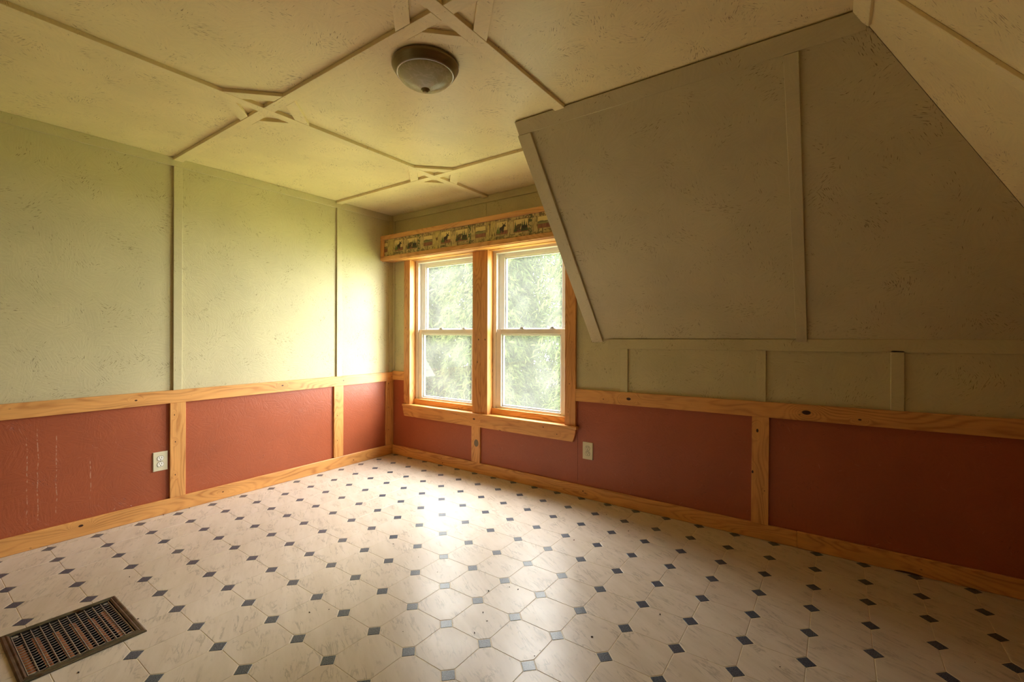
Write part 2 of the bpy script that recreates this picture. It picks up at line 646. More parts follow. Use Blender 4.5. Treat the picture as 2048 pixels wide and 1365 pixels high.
# ------------------------------------------------------------------ left wall (x = 0)
TB = 0.014          # painted strips stand this proud
wl = boxes('wall_left', [(-0.14, -0.012, YB - 0.14, 0.14, -0.02, H + 0.02)], None, M_sage_trim)
tag(wl, 'sage green flake board wall over brick red wainscot, meeting the window wall', 'wall', kind='structure')
JY = [-0.0, -0.61, -1.83, -3.05, YB]
for a, b in zip(JY, JY[1:]):
    slab('upper_panel', [(b + 0.001, 0.76), (a - 0.001, 0.76), (a - 0.001, H), (b + 0.001, H)], (0, 0, 0), Y, Z, X, 0.012, wl, M_sage)
for n, (a, b) in enumerate(zip(JY, JY[1:])):
    slab('red_panel', [(b + 0.001, 0.02), (a - 0.001, 0.02), (a - 0.001, 0.758), (b + 0.001, 0.758)], (0, 0, 0), Y, Z, X, 0.012, wl,
         M_red_drip if n == 2 else M_red)
for y in (-0.609, -1.826, -3.045):
    board('batten', (0, y, 0.808), (0, y, H - 0.058), 0.05, TB, X, wl, M_sage_trim)
board('corner_strip', (0, -0.024, 0.813), (0, -0.024, H - 0.058), 0.046, 0.010, X, wl, M_sage_trim)
board('crown_strip', (0, YB, H - 0.029), (0, 0, H - 0.029), 0.057, TB, X, wl, M_sage_trim)
PK1 = pine_mat('varnished_pine_knots_rail', PL, PD, ((YB * -1 - 2.05 - 0.0, 0.04, 0.006), (3.28, 0.05, 0.007), (3.83, 0.045, 0.006)), 3.0)
rail_l = board('chair_rail', (0, YB, 0.768), (0, -0.0, 0.768), 0.085, 0.019, X, wl, PK1)
M_post_l = pine_mat('varnished_pine_pin_knots', PL, PD, ((0.37, 0.06, 0.004), (0.15, 0.06, 0.004), (0.55, 0.065, 0.004)), 8.0)
for y, w in ((-1.824, 0.089), (-0.614, 0.092), (-0.048, 0.089), (-3.04, 0.089)):
    board('stile', (0, y, 0.095), (0, y, 0.7265), w, 0.016, X, wl, M_post_l)

# ------------------------------------------------------------------ window wall (y = 0)
wb_ = boxes('wall_back', [(-0.14, 0.248, 0.012, 0.15, -0.02, H + 0.02), (1.074, 1.20, 0.012, 0.15, -0.02, H + 0.02),
                          (1.976, XR + 0.14, 0.012, 0.15, -0.02, H + 0.02),
                          (0.248, 1.074, 0.012, 0.15, -0.02, 0.49), (1.20, 1.976, 0.012, 0.15, -0.02, 0.49),
                          (0.248, 1.074, 0.012, 0.15, 1.914, H + 0.02), (1.20, 1.976, 0.012, 0.15, 1.914, H + 0.02)], None, M_sage_trim)
tag(wb_, 'sage and brick red wall that holds the pair of sash windows', 'wall', kind='structure')
XC = 2.165          # side of the window bay, where the slope starts
U_, V_, N_ = X, Z, (0, -1, 0)


def wpanel(name, poly, mat):
    return slab(name, poly, (0, 0, 0), U_, V_, N_, 0.012, wb_, mat)


wpanel('upper_panel', [(0.0, .76), (.225, .76), (.225, 1.93), (1.189, 1.93), (1.189, H), (0.0, H)], M_sage)
wpanel('upper_panel', [(1.191, 1.93), (2.0, 1.93), (2.0, 1.158), (XC + 0.02, 1.158), (XC + 0.02, H), (1.191, H)], M_sage)
wpanel('knee_panel', [(2.0, .74), (2.413, .74), (2.413, 1.1565), (2.0, 1.1565)], M_sage)
wpanel('knee_panel', [(2.415, .74), (3.246, .74), (3.246, 1.17), (2.415, 1.17)], M_sage)
wpanel('knee_panel', [(3.248, .74), (3.856, .74), (3.856, 1.17), (3.248, 1.17)], M_sage)
wpanel('knee_panel', [(3.858, .74), (XR, .74), (XR, 1.17), (3.858, 1.17)], M_sage)
wpanel('red_panel', [(0.0, .02), (1.089, .02), (1.089, .48), (.225, .48), (.225, .758), (0.0, .758)], M_red)
wpanel('red_panel', [(1.091, .02), (2.056, .02), (2.056, .738), (2.0, .738), (2.0, .48), (1.091, .48)], M_red)
wpanel('red_panel', [(2.058, .02), (3.244, .02), (3.244, .738), (2.058, .738)], M_red)
wpanel('red_panel', [(3.246, .02), (XR, .02), (XR, .738), (3.246, .738)], M_red)
board('crown_strip', (0.012, 0, H - 0.029), (XC, 0, H - 0.029), 0.057, 0.012, N_, wb_, M_sage_trim)
board('corner_strip', (0.022, 0, 0.83), (0.022, 0, H - 0.058), 0.026, 0.008, N_, wb_, M_sage_trim)
# flat band along the foot of the slope, and short battens below it
board('knee_band', (2.30, -0.0, 1.123), (XR, -0.0, 1.141), 0.066, 0.012, N_, wb_, M_sage_trim)
for x, w, zt in ((2.414, .054, 1.0905), (3.2475, .052, 1.103), (3.857, .053, 1.112)):
    board('batten', (x, 0, 0.785), (x, 0, zt), w, 0.012, N_, wb_, M_sage_trim)
PK2 = pine_mat('varnished_pine_large_knots', PL, PD, ((0.405, 0.045, 0.0125), (1.425, 0.046, 0.0165), (1.66, 0.030, 0.006), (0.22, 0.03, 0.004)), 11.0)
board('chair_rail', (2.046, 0, 0.7445), (XR, 0, 0.7705), 0.089, 0.019, N_, wb_, PK2)
PK2s = pine_mat('varnished_pine_short_rail', PL, PD, (), 5.0)
board('chair_rail', (0.016, 0, 0.778), (0.184, 0, 0.780), 0.086, 0.019, N_, wb_, PK2s)
PK3 = pine_mat('varnished_pine_patched', PL, PD, (), 4.0)
s1 = board('stile', (1.090, 0, 0.088), (1.090, 0, 0.400), 0.095, 0.015, N_, wb_, PK3)
s1['label'] = 'short pine stile with a plugged oval knot'
plug = bmesh.new()
n_ = 24
vv_ = [plug.verts.new((1.098 + 0.024 * math.cos(t * 6.2832 / n_), -0.0158, 0.256 + 0.031 * math.sin(t * 6.2832 / n_))) for t in range(n_)]
plug.faces.new(vv_)
bmesh.ops.recalc_face_normals(plug, faces=plug.faces)
r_ = bmesh.ops.extrude_face_region(plug, geom=list(plug.faces))
bmesh.ops.translate(plug, verts=[g for g in r_['geom'] if isinstance(g, bmesh.types.BMVert)], vec=(0, 0.002, 0))
bmesh.ops.recalc_face_normals(plug, faces=plug.faces)
pg = link('knot_plug', mesh_from_bm('knot_plug', plug), s1, flat_mat('grey_brown_filler', (0.17, 0.135, 0.085), 0.5))
PK4 = pine_mat('varnished_pine_stile_knots', PL, PD, ((0.545, 0.060, 0.0085), (0.30, 0.083, 0.007), (0.20, 0.02, 0.003)), 15.0)
board('stile', (3.2425, 0, 0.085), (3.2465, 0, 0.718), 0.089, 0.015, N_, wb_, PK4)

# baseboards
def baseboard(name, p0, p1, hgt, n, mat, label):
    o = board(name, p0, p1, hgt, 0.019, n, None, mat, bevel=0.003)
    tag(o, label, 'baseboard', kind='structure')
    return o


PKB = pine_mat('varnished_pine_base_knot', PL, PD, ((YB * -1 - 2.305, 0.064, 0.009), (2.85, 0.05, 0.005)), 21.0, rings=17.0)
baseboard('baseboard_left', (0, YB, 0.0475), (0, 0, 0.0475), 0.095, X, PKB, 'pine baseboard along the foot of the wall without windows')
bb = empty('baseboard_back', (2.3, 0, 0))
tag(bb, 'pine baseboard along the foot of the window wall, jointed near the far stile', 'baseboard', kind='structure')
board('baseboard_length', (0.019, 0, 0.045), (3.428, 0, 0.045), 0.089, 0.019, N_, bb, pine_mat('varnished_pine_base_b', PL, PD, ((2.09, 0.05, 0.005),), 27.0), bevel=0.003)
bl2 = board('baseboard_length', (3.4285, 0, 0.0455), (XR, 0, 0.0455), 0.090, 0.019, N_, bb, pine_mat('varnished_pine_base_c', PL, PD, (), 31.0), bevel=0.003)
# small dark half-oval block set on the face at the foot of the baseboard
scallop_bm = bmesh.new()
pts = [(3.90 + 0.055 * math.cos(math.pi * t / 10), 0.0005 + 0.010 * math.sin(math.pi * t / 10)) for t in range(11)]
f_ = scallop_bm.faces.new([scallop_bm.verts.new((x, -0.0196, z)) for x, z in pts])
r_ = bmesh.ops.extrude_face_region(scallop_bm, geom=[f_])
bmesh.ops.translate(scallop_bm, verts=[g for g in r_['geom'] if isinstance(g, bmesh.types.BMVert)], vec=(0, 0.004, 0))
bmesh.ops.recalc_face_normals(scallop_bm, faces=scallop_bm.faces)
link('edge_scallop', mesh_from_bm('edge_scallop', scallop_bm), bb, flat_mat('dark_brown_scallop', (0.05, 0.018, 0.008), 0.5))

# ------------------------------------------------------------------ ceiling
ceil = boxes('ceiling', [(-0.14, XC, YB - 0.14, 0.14, H + 0.012, H + 0.06), (XC, 3.70, YB - 0.14, -0.90, H + 0.012, H + 0.06)], None, M_cream_trim)
tag(ceil, 'cream flake board ceiling with a grid of strips and crossed diamond ornaments', 'ceiling', kind='structure')
JX = [0.0, 1.19, 2.447, 3.656]
JYc = [0.0, -0.615, -1.828, -3.05, YB]
YS = -0.962         # the slope meets the ceiling here
for a, b in zip(JX, JX[1:]):
    for c, d in zip(JYc, JYc[1:]):
        g = 0.0008
        poly = [(a + g, c - g), (b - g, c - g), (b - g, d + g), (a + g, d + g)]
        if b > XC:                       # the bay ends at XC
            if c > YS and d < YS and a >= XC:
                poly = [(a + g, YS), (b - g, YS), (b - g, d + g), (a + g, d + g)]
            elif c > YS and d < YS:
                poly = [(a + g, c - g), (XC, c - g), (XC, YS), (b - g, YS), (b - g, d + g), (a + g, d + g)]
            elif d > YS:
                if a >= XC:
                    continue
                poly = [(a + g, c - g), (XC, c - g), (XC, d + g), (a + g, d + g)]
        slab('ceiling_panel', poly, (0, 0, H), X, Y, (0, 0, -1), 0.012, ceil, M_cream)
CT = 0.019
DN = (0, 0, -1)
# long battens; the east-west ones are cut where the north-south ones pass
for x, y1 in ((1.19, 0.0), (2.448, YS - 0.012)):
    board('ceiling_batten', (x, YB, H), (x, y1, H), 0.057, CT, DN, ceil, M_cream_trim, bevel=0.001)
for y, xs in ((-0.617, ((0.014, 1.1605), (1.2195, XC))), (-1.828, ((0.014, 1.1605), (1.2195, 2.4185), (2.4775, 3.66))), (-3.05, ((0.014, 1.1605), (1.2195, 2.4185), (2.4775, 3.66)))):
    for a, b in xs:
        board('ceiling_batten', (a, y, H), (b, y, H), 0.055, CT, DN, ceil, M_cream_trim, bevel=0.001)
# diamond of four diagonal pieces round each crossing
RM = 0.207
for cx, cy in ((1.19, -1.828), (1.19, -0.617), (2.448, -1.828)):
    for sx, sy in ((1, 1), (-1, 1), (-1, -1), (1, -1)):
        e = 0.029
        a = Vector((cx + sx * RM, cy, H)) + Vector((-sx * e, sy * e, 0))
        b = Vector((cx, cy + sy * RM, H)) + Vector((sx * e, -sy * e, 0))
        hw = 0.029
        dd = (b - a).normalized()
        wd = Vector((0, 0, -1)).cross(dd)
        # ends cut parallel to the battens
        sgn = 1 if wd.dot(Vector((sx, sy, 0))) > 0 else -1
        board('diamond_strip', a, b, 2 * hw, CT - 0.001, DN, ceil, M_cream_trim, bevel=0.001, cuts=(-sgn * hw, sgn * hw))

# ------------------------------------------------------------------ slopes
ZS = 1.157
SL = Vector((0, -YS, H - ZS)).length
d1 = Vector((0, YS, H - ZS)).normalized()           # up the slope over the window wall
n1 = Vector((0, -(H - ZS), YS)).normalized()         # faces down into the room
ws1 = empty('wall_slope', (2.9, -0.5, 1.8))
tag(ws1, 'sage green sloped wall rising from the low knee wall to the ceiling', 'wall', kind='structure')
O1 = Vector((0, 0, ZS))


def s1pt(x, t):
    return Vector((x, 0, ZS)) + d1 * t


def hipx(t):        # hip line on the slope, t along d1
    return 3.656 + (SL - t) / SL * (-YS)


slab('sloped_panel', [(XC, 0), (3.449, 0), (3.449, SL), (XC, SL)], O1, X, d1, n1, 0.012, ws1, M_sage)
slab('sloped_panel', [(3.451, 0), (hipx(0), 0), (3.656, SL), (3.451, SL)], O1, X, d1, n1, 0.012, ws1, M_sage)
board('top_strip', s1pt(XC - 0.002, SL - 0.036), s1pt(3.69, SL - 0.036), 0.072, TB, n1, ws1, M_sage_trim)
eb = board('edge_strip', s1pt(2.208 + 0.004, -0.018), s1pt(2.196, SL - 0.073), 0.084, TB + 0.002, n1, ws1, M_sage_trim)
board('batten', s1pt(3.4475, 0.0), s1pt(3.456, SL - 0.073), 0.052, TB, n1, ws1, M_sage_trim)
# backing of the slope and the side of the window bay
bm = bmesh.new()
for pl, off in (([(XC, 0), (hipx(0) + 0.1, 0), (3.756, SL), (XC, SL)], 0.013),):
    fr = [bm.verts.new(O1 + Vector(X) * a + d1 * b - n1 * off) for a, b in pl]
    bk = [bm.verts.new(O1 + Vector(X) * a + d1 * b - n1 * (off + 0.08)) for a, b in pl]
    bm.faces.new(fr)
    bm.faces.new(list(reversed(bk)))
    for i in range(4):
        bm.faces.new((fr[i], bk[i], bk[(i + 1) % 4], fr[(i + 1) % 4]))
bmesh.ops.recalc_face_normals(bm, faces=bm.faces)
bm.loops.layers.uv.new('UVMap')
link('slope_backing', mesh_from_bm('slope_backing', bm), ws1, M_sage_trim)
wc_ = slab('wall_bay', [(0, ZS), (0, H), (YS, H)], (XC, 0, 0), Y, Z, (-1, 0, 0), 0.05, None, M_sage)
tag(wc_, 'triangular sage green side of the window bay, beside the sloped wall', 'wall', kind='structure')

ws2 = empty('wall_slope_far', (4.1, -2.5, 1.8))
tag(ws2, 'cream sloped wall at the far side, above the dark corner', 'wall', kind='structure')
d2 = Vector((-YS * -1 * -1, 0, H - ZS))
d2 = Vector((YS, 0, H - ZS)).normalized()            # up the slope (towards -x)
n2 = Vector((-(H - ZS), 0, YS)).normalized()
O2 = Vector((XR, 0, ZS))
yv = Vector(Y)
slab('sloped_panel', [(0.0, 0), (-1.154, 0), (-1.154, SL), (YS, SL)], O2, Y, d2, n2, 0.012, ws2, M_cream)
slab('sloped_panel', [(-1.156, 0), (-2.374, 0), (-2.374, SL), (-1.156, SL)], O2, Y, d2, n2, 0.012, ws2, M_cream)
slab('sloped_panel', [(-2.376, 0), (YB, 0), (YB, SL), (-2.376, SL)], O2, Y, d2, n2, 0.012, ws2, M_cream)


def s2pt(y, t):
    return O2 + yv * y + d2 * t


board('top_strip', s2pt(YB, SL - 0.037), s2pt(-0.945, SL - 0.037), 0.074, 0.012, n2, ws2, M_cream_trim)
for y in (-1.156, -2.375, -3.6):
    board('batten', s2pt(y, 0), s2pt(y, SL - 0.075), 0.052, 0.012, n2, ws2, M_cream_trim)
bm = bmesh.new()
fr = [bm.verts.new(O2 + yv * a + d2 * b - n2 * 0.014) for a, b in [(0.1, 0), (YB - 0.1, 0), (YB - 0.1, SL + 0.02), (YS + 0.1, SL + 0.02)]]
bk = [bm.verts.new(v.co - n2 * 0.08) for v in fr]
bm.faces.new(fr)
bm.faces.new(list(reversed(bk)))
for i in range(4):
    bm.faces.new((fr[i], bk[i], bk[(i + 1) % 4], fr[(i + 1) % 4]))
bmesh.ops.recalc_face_normals(bm, faces=bm.faces)
bm.loops.layers.uv.new('UVMap')
link('slope_backing', mesh_from_bm('slope_backing', bm), ws2, M_sage_trim)

wr_ = boxes('wall_right', [(XR, XR + 0.1, YB - 0.1, 0.1, -0.02, ZS + 0.1)], None, M_red)
tag(wr_, 'low brick red wall under the cream slope', 'wall', kind='structure')

# wall behind the camera
wf = boxes('wall_front', [(-0.14, XR + 0.14, YB - 0.12, YB, -0.02, H + 0.02)], None, M_sage)
tag(wf, 'sage green wall opposite the sash windows', 'wall', kind='structure')

# ------------------------------------------------------------------ windows
M_vinyl = flat_mat('white_window_vinyl', (0.80, 0.78, 0.74), 0.35, 0.5, var=0.02)
M_metal = flat_mat('brushed_grey_metal', (0.45, 0.44, 0.42), 0.35, 0.5, 0.9)
k = NT('window_glass')
tr = k.n('ShaderNodeBsdfTransparent')
gl = k.n('ShaderNodeBsdfGlossy')
gl.inputs['Roughness'].default_value = 0.02
fr_ = k.n('ShaderNodeLayerWeight')
fr_.inputs['Blend'].default_value = 0.5
mx = k.n('ShaderNodeMixShader')
k.put(mx.inputs[0], k.math('ADD', k.math('MULTIPLY', k.math('POWER', fr_.outputs['Facing'], 5.0), 0.9), 0.04))
k.t.links.new(tr.outputs[0], mx.inputs[1])
k.t.links.new(gl.outputs[0], mx.inputs[2])
df = k.n('ShaderNodeBsdfTranslucent')       # milky film mixed in to imitate glare haze over the view
df.inputs[0].default_value = (0.9, 0.92, 0.88, 1)
mx2 = k.n('ShaderNodeMixShader')
haze = k.noise(k.n('ShaderNodeTexCoord').outputs['Object'], 5.0, 3.0).outputs['Fac']
k.put(mx2.inputs[0], k.smooth(haze, 0.3, 0.7, 0.018, 0.028))
k.t.links.new(mx.outputs[0], mx2.inputs[1])
k.t.links.new(df.outputs[0], mx2.inputs[2])
k.t.links.new(mx2.outputs[0], k.out.inputs[0])
M_glass = k.m


def ring(name, x0, x1, z0, z1, w, y0, y1, parent, mat, wt=None, wb=None):
    wt = w if wt is None else wt
    wb = w if wb is None else wb
    return boxes(name, [(x0, x0 + w, y0, y1, z0, z1), (x1 - w, x1, y0, y1, z0, z1),
                        (x0 + w, x1 - w, y0, y1, z1 - wt, z1), (x0 + w, x1 - w, y0, y1, z0, z0 + wb)], parent, mat, bevel=0.002)


def window(n, x0, x1, locks, label):
    w = empty('window_%d' % n, ((x0 + x1) / 2, 0.1, 0.51))
    tag(w, label, 'window', kind='structure')
    f = ring('frame', x0, x1, 0.50, 1.896, 0.030, 0.056, 0.150, w, M_vinyl, wt=0.022, wb=0.03)
    # inner tracks of the frame beside the upper sash
    boxes('track', [(x0 + 0.030, x0 + 0.038, 0.056, 0.064, 1.20, 1.87)], f, M_vinyl, bevel=0.001)
    lo = ring('lower_sash', x0 + 0.022, x1 - 0.022, 0.535, 1.232, 0.058, 0.066, 0.098, w, M_vinyl, wt=0.042, wb=0.045)
    ring('glazing_bead', x0 + 0.080, x1 - 0.080, 0.578, 1.192, 0.016, 0.080, 0.098, lo, M_vinyl)
    boxes('pane', [(x0 + 0.078, x1 - 0.078, 0.074, 0.077, 0.578, 1.192)], lo, M_glass)
    up = ring('upper_sash', x0 + 0.022, x1 - 0.022, 1.19, 1.880, 0.066, 0.102, 0.132, w, M_vinyl, wt=0.040, wb=0.038)
    ring('glazing_bead', x0 + 0.088, x1 - 0.088, 1.228, 1.842, 0.012, 0.112, 0.132, up, M_vinyl)
    boxes('pane', [(x0 + 0.086, x1 - 0.086, 0.108, 0.111, 1.226, 1.844)], up, M_glass)
    for lx in locks:
        l = boxes('sash_lock', [(lx - 0.030, lx + 0.030, 0.070, 0.094, 1.2318, 1.237), (lx - 0.016, lx + 0.018, 0.073, 0.091, 1.237, 1.245),
                                (lx - 0.002, lx + 0.034, 0.066, 0.076, 1.243, 1.249)], w, M_metal, bevel=0.0015)
    return w


window(1, 0.267, 1.055, (0.585, 0.865), 'white sash window nearest the room corner, pine framed')
window(2, 1.220, 1.956, (1.50, 1.79), 'white sash window partly behind the sloped wall, pine framed')

tr1 = empty('trim_1', (1.1, -0.02, 0.5))
tag(tr1, 'varnished pine casing, stool and apron around the pair of sash windows', 'window trim', kind='structure')
PKC = pine_mat('varnished_pine_casing', (0.64, 0.31, 0.10), (0.36, 0.105, 0.02), ((0.735, 0.058, 0.0055), (0.05, 0.04, 0.003)), 41.0)
PKD = pine_mat('varnished_pine_casing_b', (0.64, 0.30, 0.10), (0.34, 0.10, 0.02), ((0.31, 0.05, 0.004), (0.10, 0.06, 0.003), (0.62, 0.03, 0.003)), 47.0, rings=17.0)
PKM = pine_mat('varnished_pine_mullion', (0.62, 0.28, 0.085), (0.34, 0.10, 0.02), ((0.63, 0.025, 0.0065),), 53.0)
board('casing', (0.2255, 0, 0.513), (0.2255, 0, 1.92), 0.083, 0.019, N_, tr1, PKC)
board('casing', (2.001, 0, 0.513), (2.001, 0, 1.92), 0.090, 0.019, N_, tr1, PKD)
board('mullion_board', (1.1017, 0, 0.513), (1.1017, 0, 1.92), 0.0934, 0.019, N_, tr1, PKM, base=-0.012)
board('mullion_board', (1.1844, 0, 0.513), (1.1844, 0, 1.92), 0.0704, 0.019, N_, tr1, PKM, base=-0.012)
board('head_casing', (0.184, 0, 1.965), (2.046, 0, 1.965), 0.089, 0.019, N_, tr1, PKC)
for (xa, xb, sx) in ((0.248, 0.267, 1), (1.055, 1.074, -1), (1.201, 1.220, 1), (1.956, 1.975, -1)):
    boxes('jamb', [(xa, xb, 0.0003, 0.150, 0.513, 1.896)], tr1, M_pine)
for (xa, xb) in ((0.267, 1.055), (1.220, 1.956)):
    boxes('head_jamb', [(xa, xb, 0.0003, 0.056, 1.896, 1.914)], tr1, M_pine)
    boxes('sill_stop', [(xa, xb, 0.036, 0.056, 0.513, 0.562)], tr1, M_pine, bevel=0.002)
    boxes('sill', [(xa, xb, 0.0003, 0.150, 0.493, 0.5125)], tr1, M_pine)
boxes('stool', [(0.187, 2.067, -0.045, 0.0, 0.4935, 0.513)], tr1, M_pine, bevel=0.002)
PKA = pine_mat('varnished_pine_apron', PL, PD, ((0.905, 0.045, 0.010), (1.60, 0.06, 0.005), (1.72, 0.02, 0.004)), 61.0)
# apron with ends swept inwards
bm = bmesh.new()
uvl = bm.loops.layers.uv.new('UVMap')
prof = []
for t in range(9):
    q = t / 8
    prof.append((0.4935 - 0.0975 * q, 0.022 * (q ** 1.8)))
top = [(0.170 + s, z) for z, s in prof]
oth = [(2.045 - s, z) for z, s in reversed(prof)]
poly = top + oth
fr = [bm.verts.new((x, -0.019, z)) for x, z in poly]
bk = [bm.verts.new((x, 0.0, z)) for x, z in poly]
bm.faces.new(fr)
bm.faces.new(list(reversed(bk)))
for i in range(len(poly)):
    j = (i + 1) % len(poly)
    bm.faces.new((fr[i], bk[i], bk[j], fr[j]))
bmesh.ops.recalc_face_normals(bm, faces=bm.faces)
for f in bm.faces:
    for lp in f.loops:
        c = lp.vert.co
        lp[uvl].uv = (c.x - 0.170, c.z - 0.396 + c.y)
link('apron', mesh_from_bm('apron', bm), tr1, PKA)

# ------------------------------------------------------------------ valance over the windows
va = empty('window_valance', (1.08, -0.08, 1.895))
tag(va, 'long pine valance box with a moose and bear picture border above the windows', 'valance')
VY = -0.158
FT = 0.020
VX1 = XC - 0.001
VXW = 2.20
yf = VY + FT
PKV = pine_mat('varnished_pine_valance', (0.66, 0.33, 0.11), (0.44, 0.15, 0.03), (), 71.0, rings=13.0)
board('top_rail', (0.001, yf, 2.115), (VX1, yf, 2.115), 0.0395, FT, N_, va, PKV, bevel=0.002)
board('bottom_rail', (0.001, yf, 1.9155), (VX1, yf, 1.9155), 0.0395, FT, N_, va, PKV, bevel=0.003)
board('end_stile', (0.0225, yf, 1.9355), (0.0225, yf, 2.095), 0.043, FT, N_, va, PKV, bevel=0.002)
boxes('bottom_board', [(0.001, VX1, yf, -0.019, 1.8965, 1.914)], va, PKV, bevel=0.001)
boxes('top_board', [(0.001, VX1, yf + 0.004, -0.0, 2.10, 2.118)], va, M_pine, bevel=0.001)
boxes('lip', [(0.001, VX1, yf + 0.001, yf + 0.016, 1.8905, 1.8962)], va, PKV, bevel=0.001)


def picture_border():
    """printed border: repeating little framed scenes (moose, bears, lake) on bark and leaves"""
    x0, x1, z0, z1 = 0.044, VX1, 1.9345, 2.0955
    st = 0.0025
    nx, nz = int((x1 - x0) / st) + 1, int((z1 - z0) / st) + 1
    gx, gz = np.meshgrid(np.linspace(x0, x1, nx), np.linspace(z0, z1, nz))
    u = gx - x0
    v = (gz - z0) / (z1 - z0)
    rs = np.random.RandomState(3)

    def vn(sx, sz, amp=1.0):
        gw, gh = int(nx * st * sx) + 3, int((z1 - z0) * sz) + 3
        g = rs.rand(gh, gw)
        fx, fz = u * sx, (gz - z0) * sz
        ix, iz = fx.astype(int), fz.astype(int)
        tx, tz = fx - ix, fz - iz
        a = g[iz, ix] * (1 - tx) + g[iz, ix + 1] * tx
        b = g[iz + 1, ix] * (1 - tx) + g[iz + 1, ix + 1] * tx
        return (a * (1 - tz) + b * tz) * amp
    col = np.zeros((nz, nx, 3))
    tan = np.array((0.56, 0.41, 0.18))
    olive = np.array((0.38, 0.28, 0.12))
    n1_, n2_ = vn(30, 30), vn(150, 60)
    m = np.clip((n1_ * 0.6 + n2_ * 0.6 - 0.45) * 2.2, 0, 1)[..., None]
    col[:] = tan * (1 - m) + olive * m
    bark = vn(180, 30) > 0.72
    col[bark] = (0.17, 0.12, 0.05)
    P = 0.524                       # one repeat holds lake, birch, moose, branch, bears, pine

    def rect(a, b, c, d):
        return (p >= a) & (p < b) & (v >= c) & (v < d)
    p0_ = np.mod((gx - 0.6388) * 0.8675 + 0.086, P)
    p = p0_
    # leafy tops
    m = (vn(90, 90) > 0.60) & (v > 0.80)
    col[m] = (0.21, 0.155, 0.075)
    # birch trunk strip between the lake and the moose
    m = rect(0.138, 0.215, 0.0, 1.0)
    col[m] = np.array((0.50, 0.37, 0.13)) * (0.75 + 0.5 * n2_[m][:, None])
    m = m & (vn(240, 22) > 0.74)
    col[m] = (0.14, 0.08, 0.03)
    # spruce strip after the bears
    m = rect(0.492, 0.520, 0.0, 1.0) & (vn(110, 110) > 0.42)
    col[m] = (0.11, 0.115, 0.045)

    def sky_frame(a, b, c, d, gh, gc):
        m = rect(a - 0.003, b + 0.003, c - 0.02, d + 0.02)
        col[m] = (0.22, 0.13, 0.04)
        m = rect(a, b, c, d)
        t = np.clip((v - c) / (d - c), 0, 1)[..., None]
        sk = np.array((0.58, 0.40, 0.20)) * (1 - t) + np.array((0.72, 0.56, 0.22)) * t
        col[m] = sk[m]
        g = rect(a, b, c, c + (d - c) * gh)
        col[g] = np.array(gc) * (0.7 + 0.6 * n2_[g][:, None])
        return a, b, c, d

    # lake picture
    a, b, c, d = sky_frame(0.040, 0.132, 0.27, 0.80, 0.36, (0.24, 0.095, 0.055))
    hill = rect(a, b, c, d) & (v > c + 0.19) & (v < c + 0.30 + 0.05 * np.sin((p - a) * 60))
    col[hill] = (0.22, 0.20, 0.07)
    wl_ = rect(a, b, c + 0.27, c + 0.31)
    col[wl_] = (0.12, 0.10, 0.05)
    # moose picture
    p = p0_ - 0.021
    a, b, c, d = sky_frame(0.205, 0.300, 0.26, 0.86, 0.28, (0.26, 0.10, 0.06))
    for tx, th in ((0.222, 0.74), (0.234, 0.66), (0.214, 0.62)):
        m = rect(a, b, c, d) & (np.abs(p - tx) < 0.008 * np.clip((th - v) / (th - 0.3), 0, 1)) & (v < th) & (v > 0.3)
        col[m] = (0.11, 0.15, 0.035)
    dark = (0.045, 0.028, 0.018)
    ex = lambda cx, cz, rx, rz: ((p - cx) / rx) ** 2 + ((v - cz) / rz) ** 2 < 1
    for e_ in ((0.252, 0.52, 0.020, 0.095), (0.264, 0.60, 0.010, 0.085), (0.272, 0.67, 0.010, 0.050), (0.281, 0.635, 0.008, 0.028)):
        col[ex(*e_)] = dark
    for lx in (0.238, 0.245, 0.259, 0.266):
        col[(np.abs(p - lx) < 0.0028) & (v > 0.33) & (v < 0.52)] = dark
    col[(np.abs(p - 0.262 + (v - 0.74) * 0.05) < 0.003) & (v > 0.68) & (v < 0.80)] = dark
    col[(np.abs(p - 0.280 - (v - 0.74) * 0.04) < 0.003) & (v > 0.69) & (v < 0.80)] = dark
    # fallen log under the moose
    m = ex(0.225, 0.12, 0.030, 0.035)
    col[m] = (0.06, 0.04, 0.025)
    # bears picture
    p = (p0_ - 0.431) / 1.04 + 0.387
    a, b, c, d = sky_frame(0.332, 0.442, 0.24, 0.84, 0.22, (0.25, 0.10, 0.06))
    for tx, th in ((0.344, 0.78), (0.398, 0.78), (0.414, 0.84), (0.430, 0.70)):
        m = rect(a, b, c, d) & (np.abs(p - tx) < 0.011 * np.clip((th - v) / (th - 0.3), 0, 1)) & (v < th) & (v > 0.28)
        col[m] = (0.055, 0.085, 0.03)
    for e_ in ((0.368, 0.50, 0.018, 0.12), (0.384, 0.57, 0.008, 0.07), (0.352, 0.46, 0.010, 0.08)):
        col[ex(*e_)] = (0.12, 0.075, 0.03)
    for e_ in ((0.410, 0.45, 0.020, 0.09), (0.429, 0.47, 0.009, 0.06)):
        col[ex(*e_)] = (0.035, 0.026, 0.02)
    for lx in (0.356, 0.365, 0.376, 0.400, 0.418):
        col[(np.abs(p - lx) < 0.004) & (v > 0.30) & (v < 0.46)] = (0.06, 0.04, 0.022)
    # leafy foot
    m = (vn(80, 120) > 0.62) & (v < 0.20)
    col[m] = (0.22, 0.17, 0.075)
    col[0, :] = (0.08, 0.05, 0.02)
    col[-1, :] = (0.06, 0.035, 0.015)
    yy = yf - 0.004
    co = np.stack([gx, np.full_like(gx, yy), gz], -1).reshape(-1, 3)
    idx = np.arange(nx * nz).reshape(nz, nx)
    q = np.stack([idx[:-1, :-1], idx[:-1, 1:], idx[1:, 1:], idx[1:, :-1]], -1).reshape(-1, 4)
    me = bpy.data.meshes.new('picture_border')
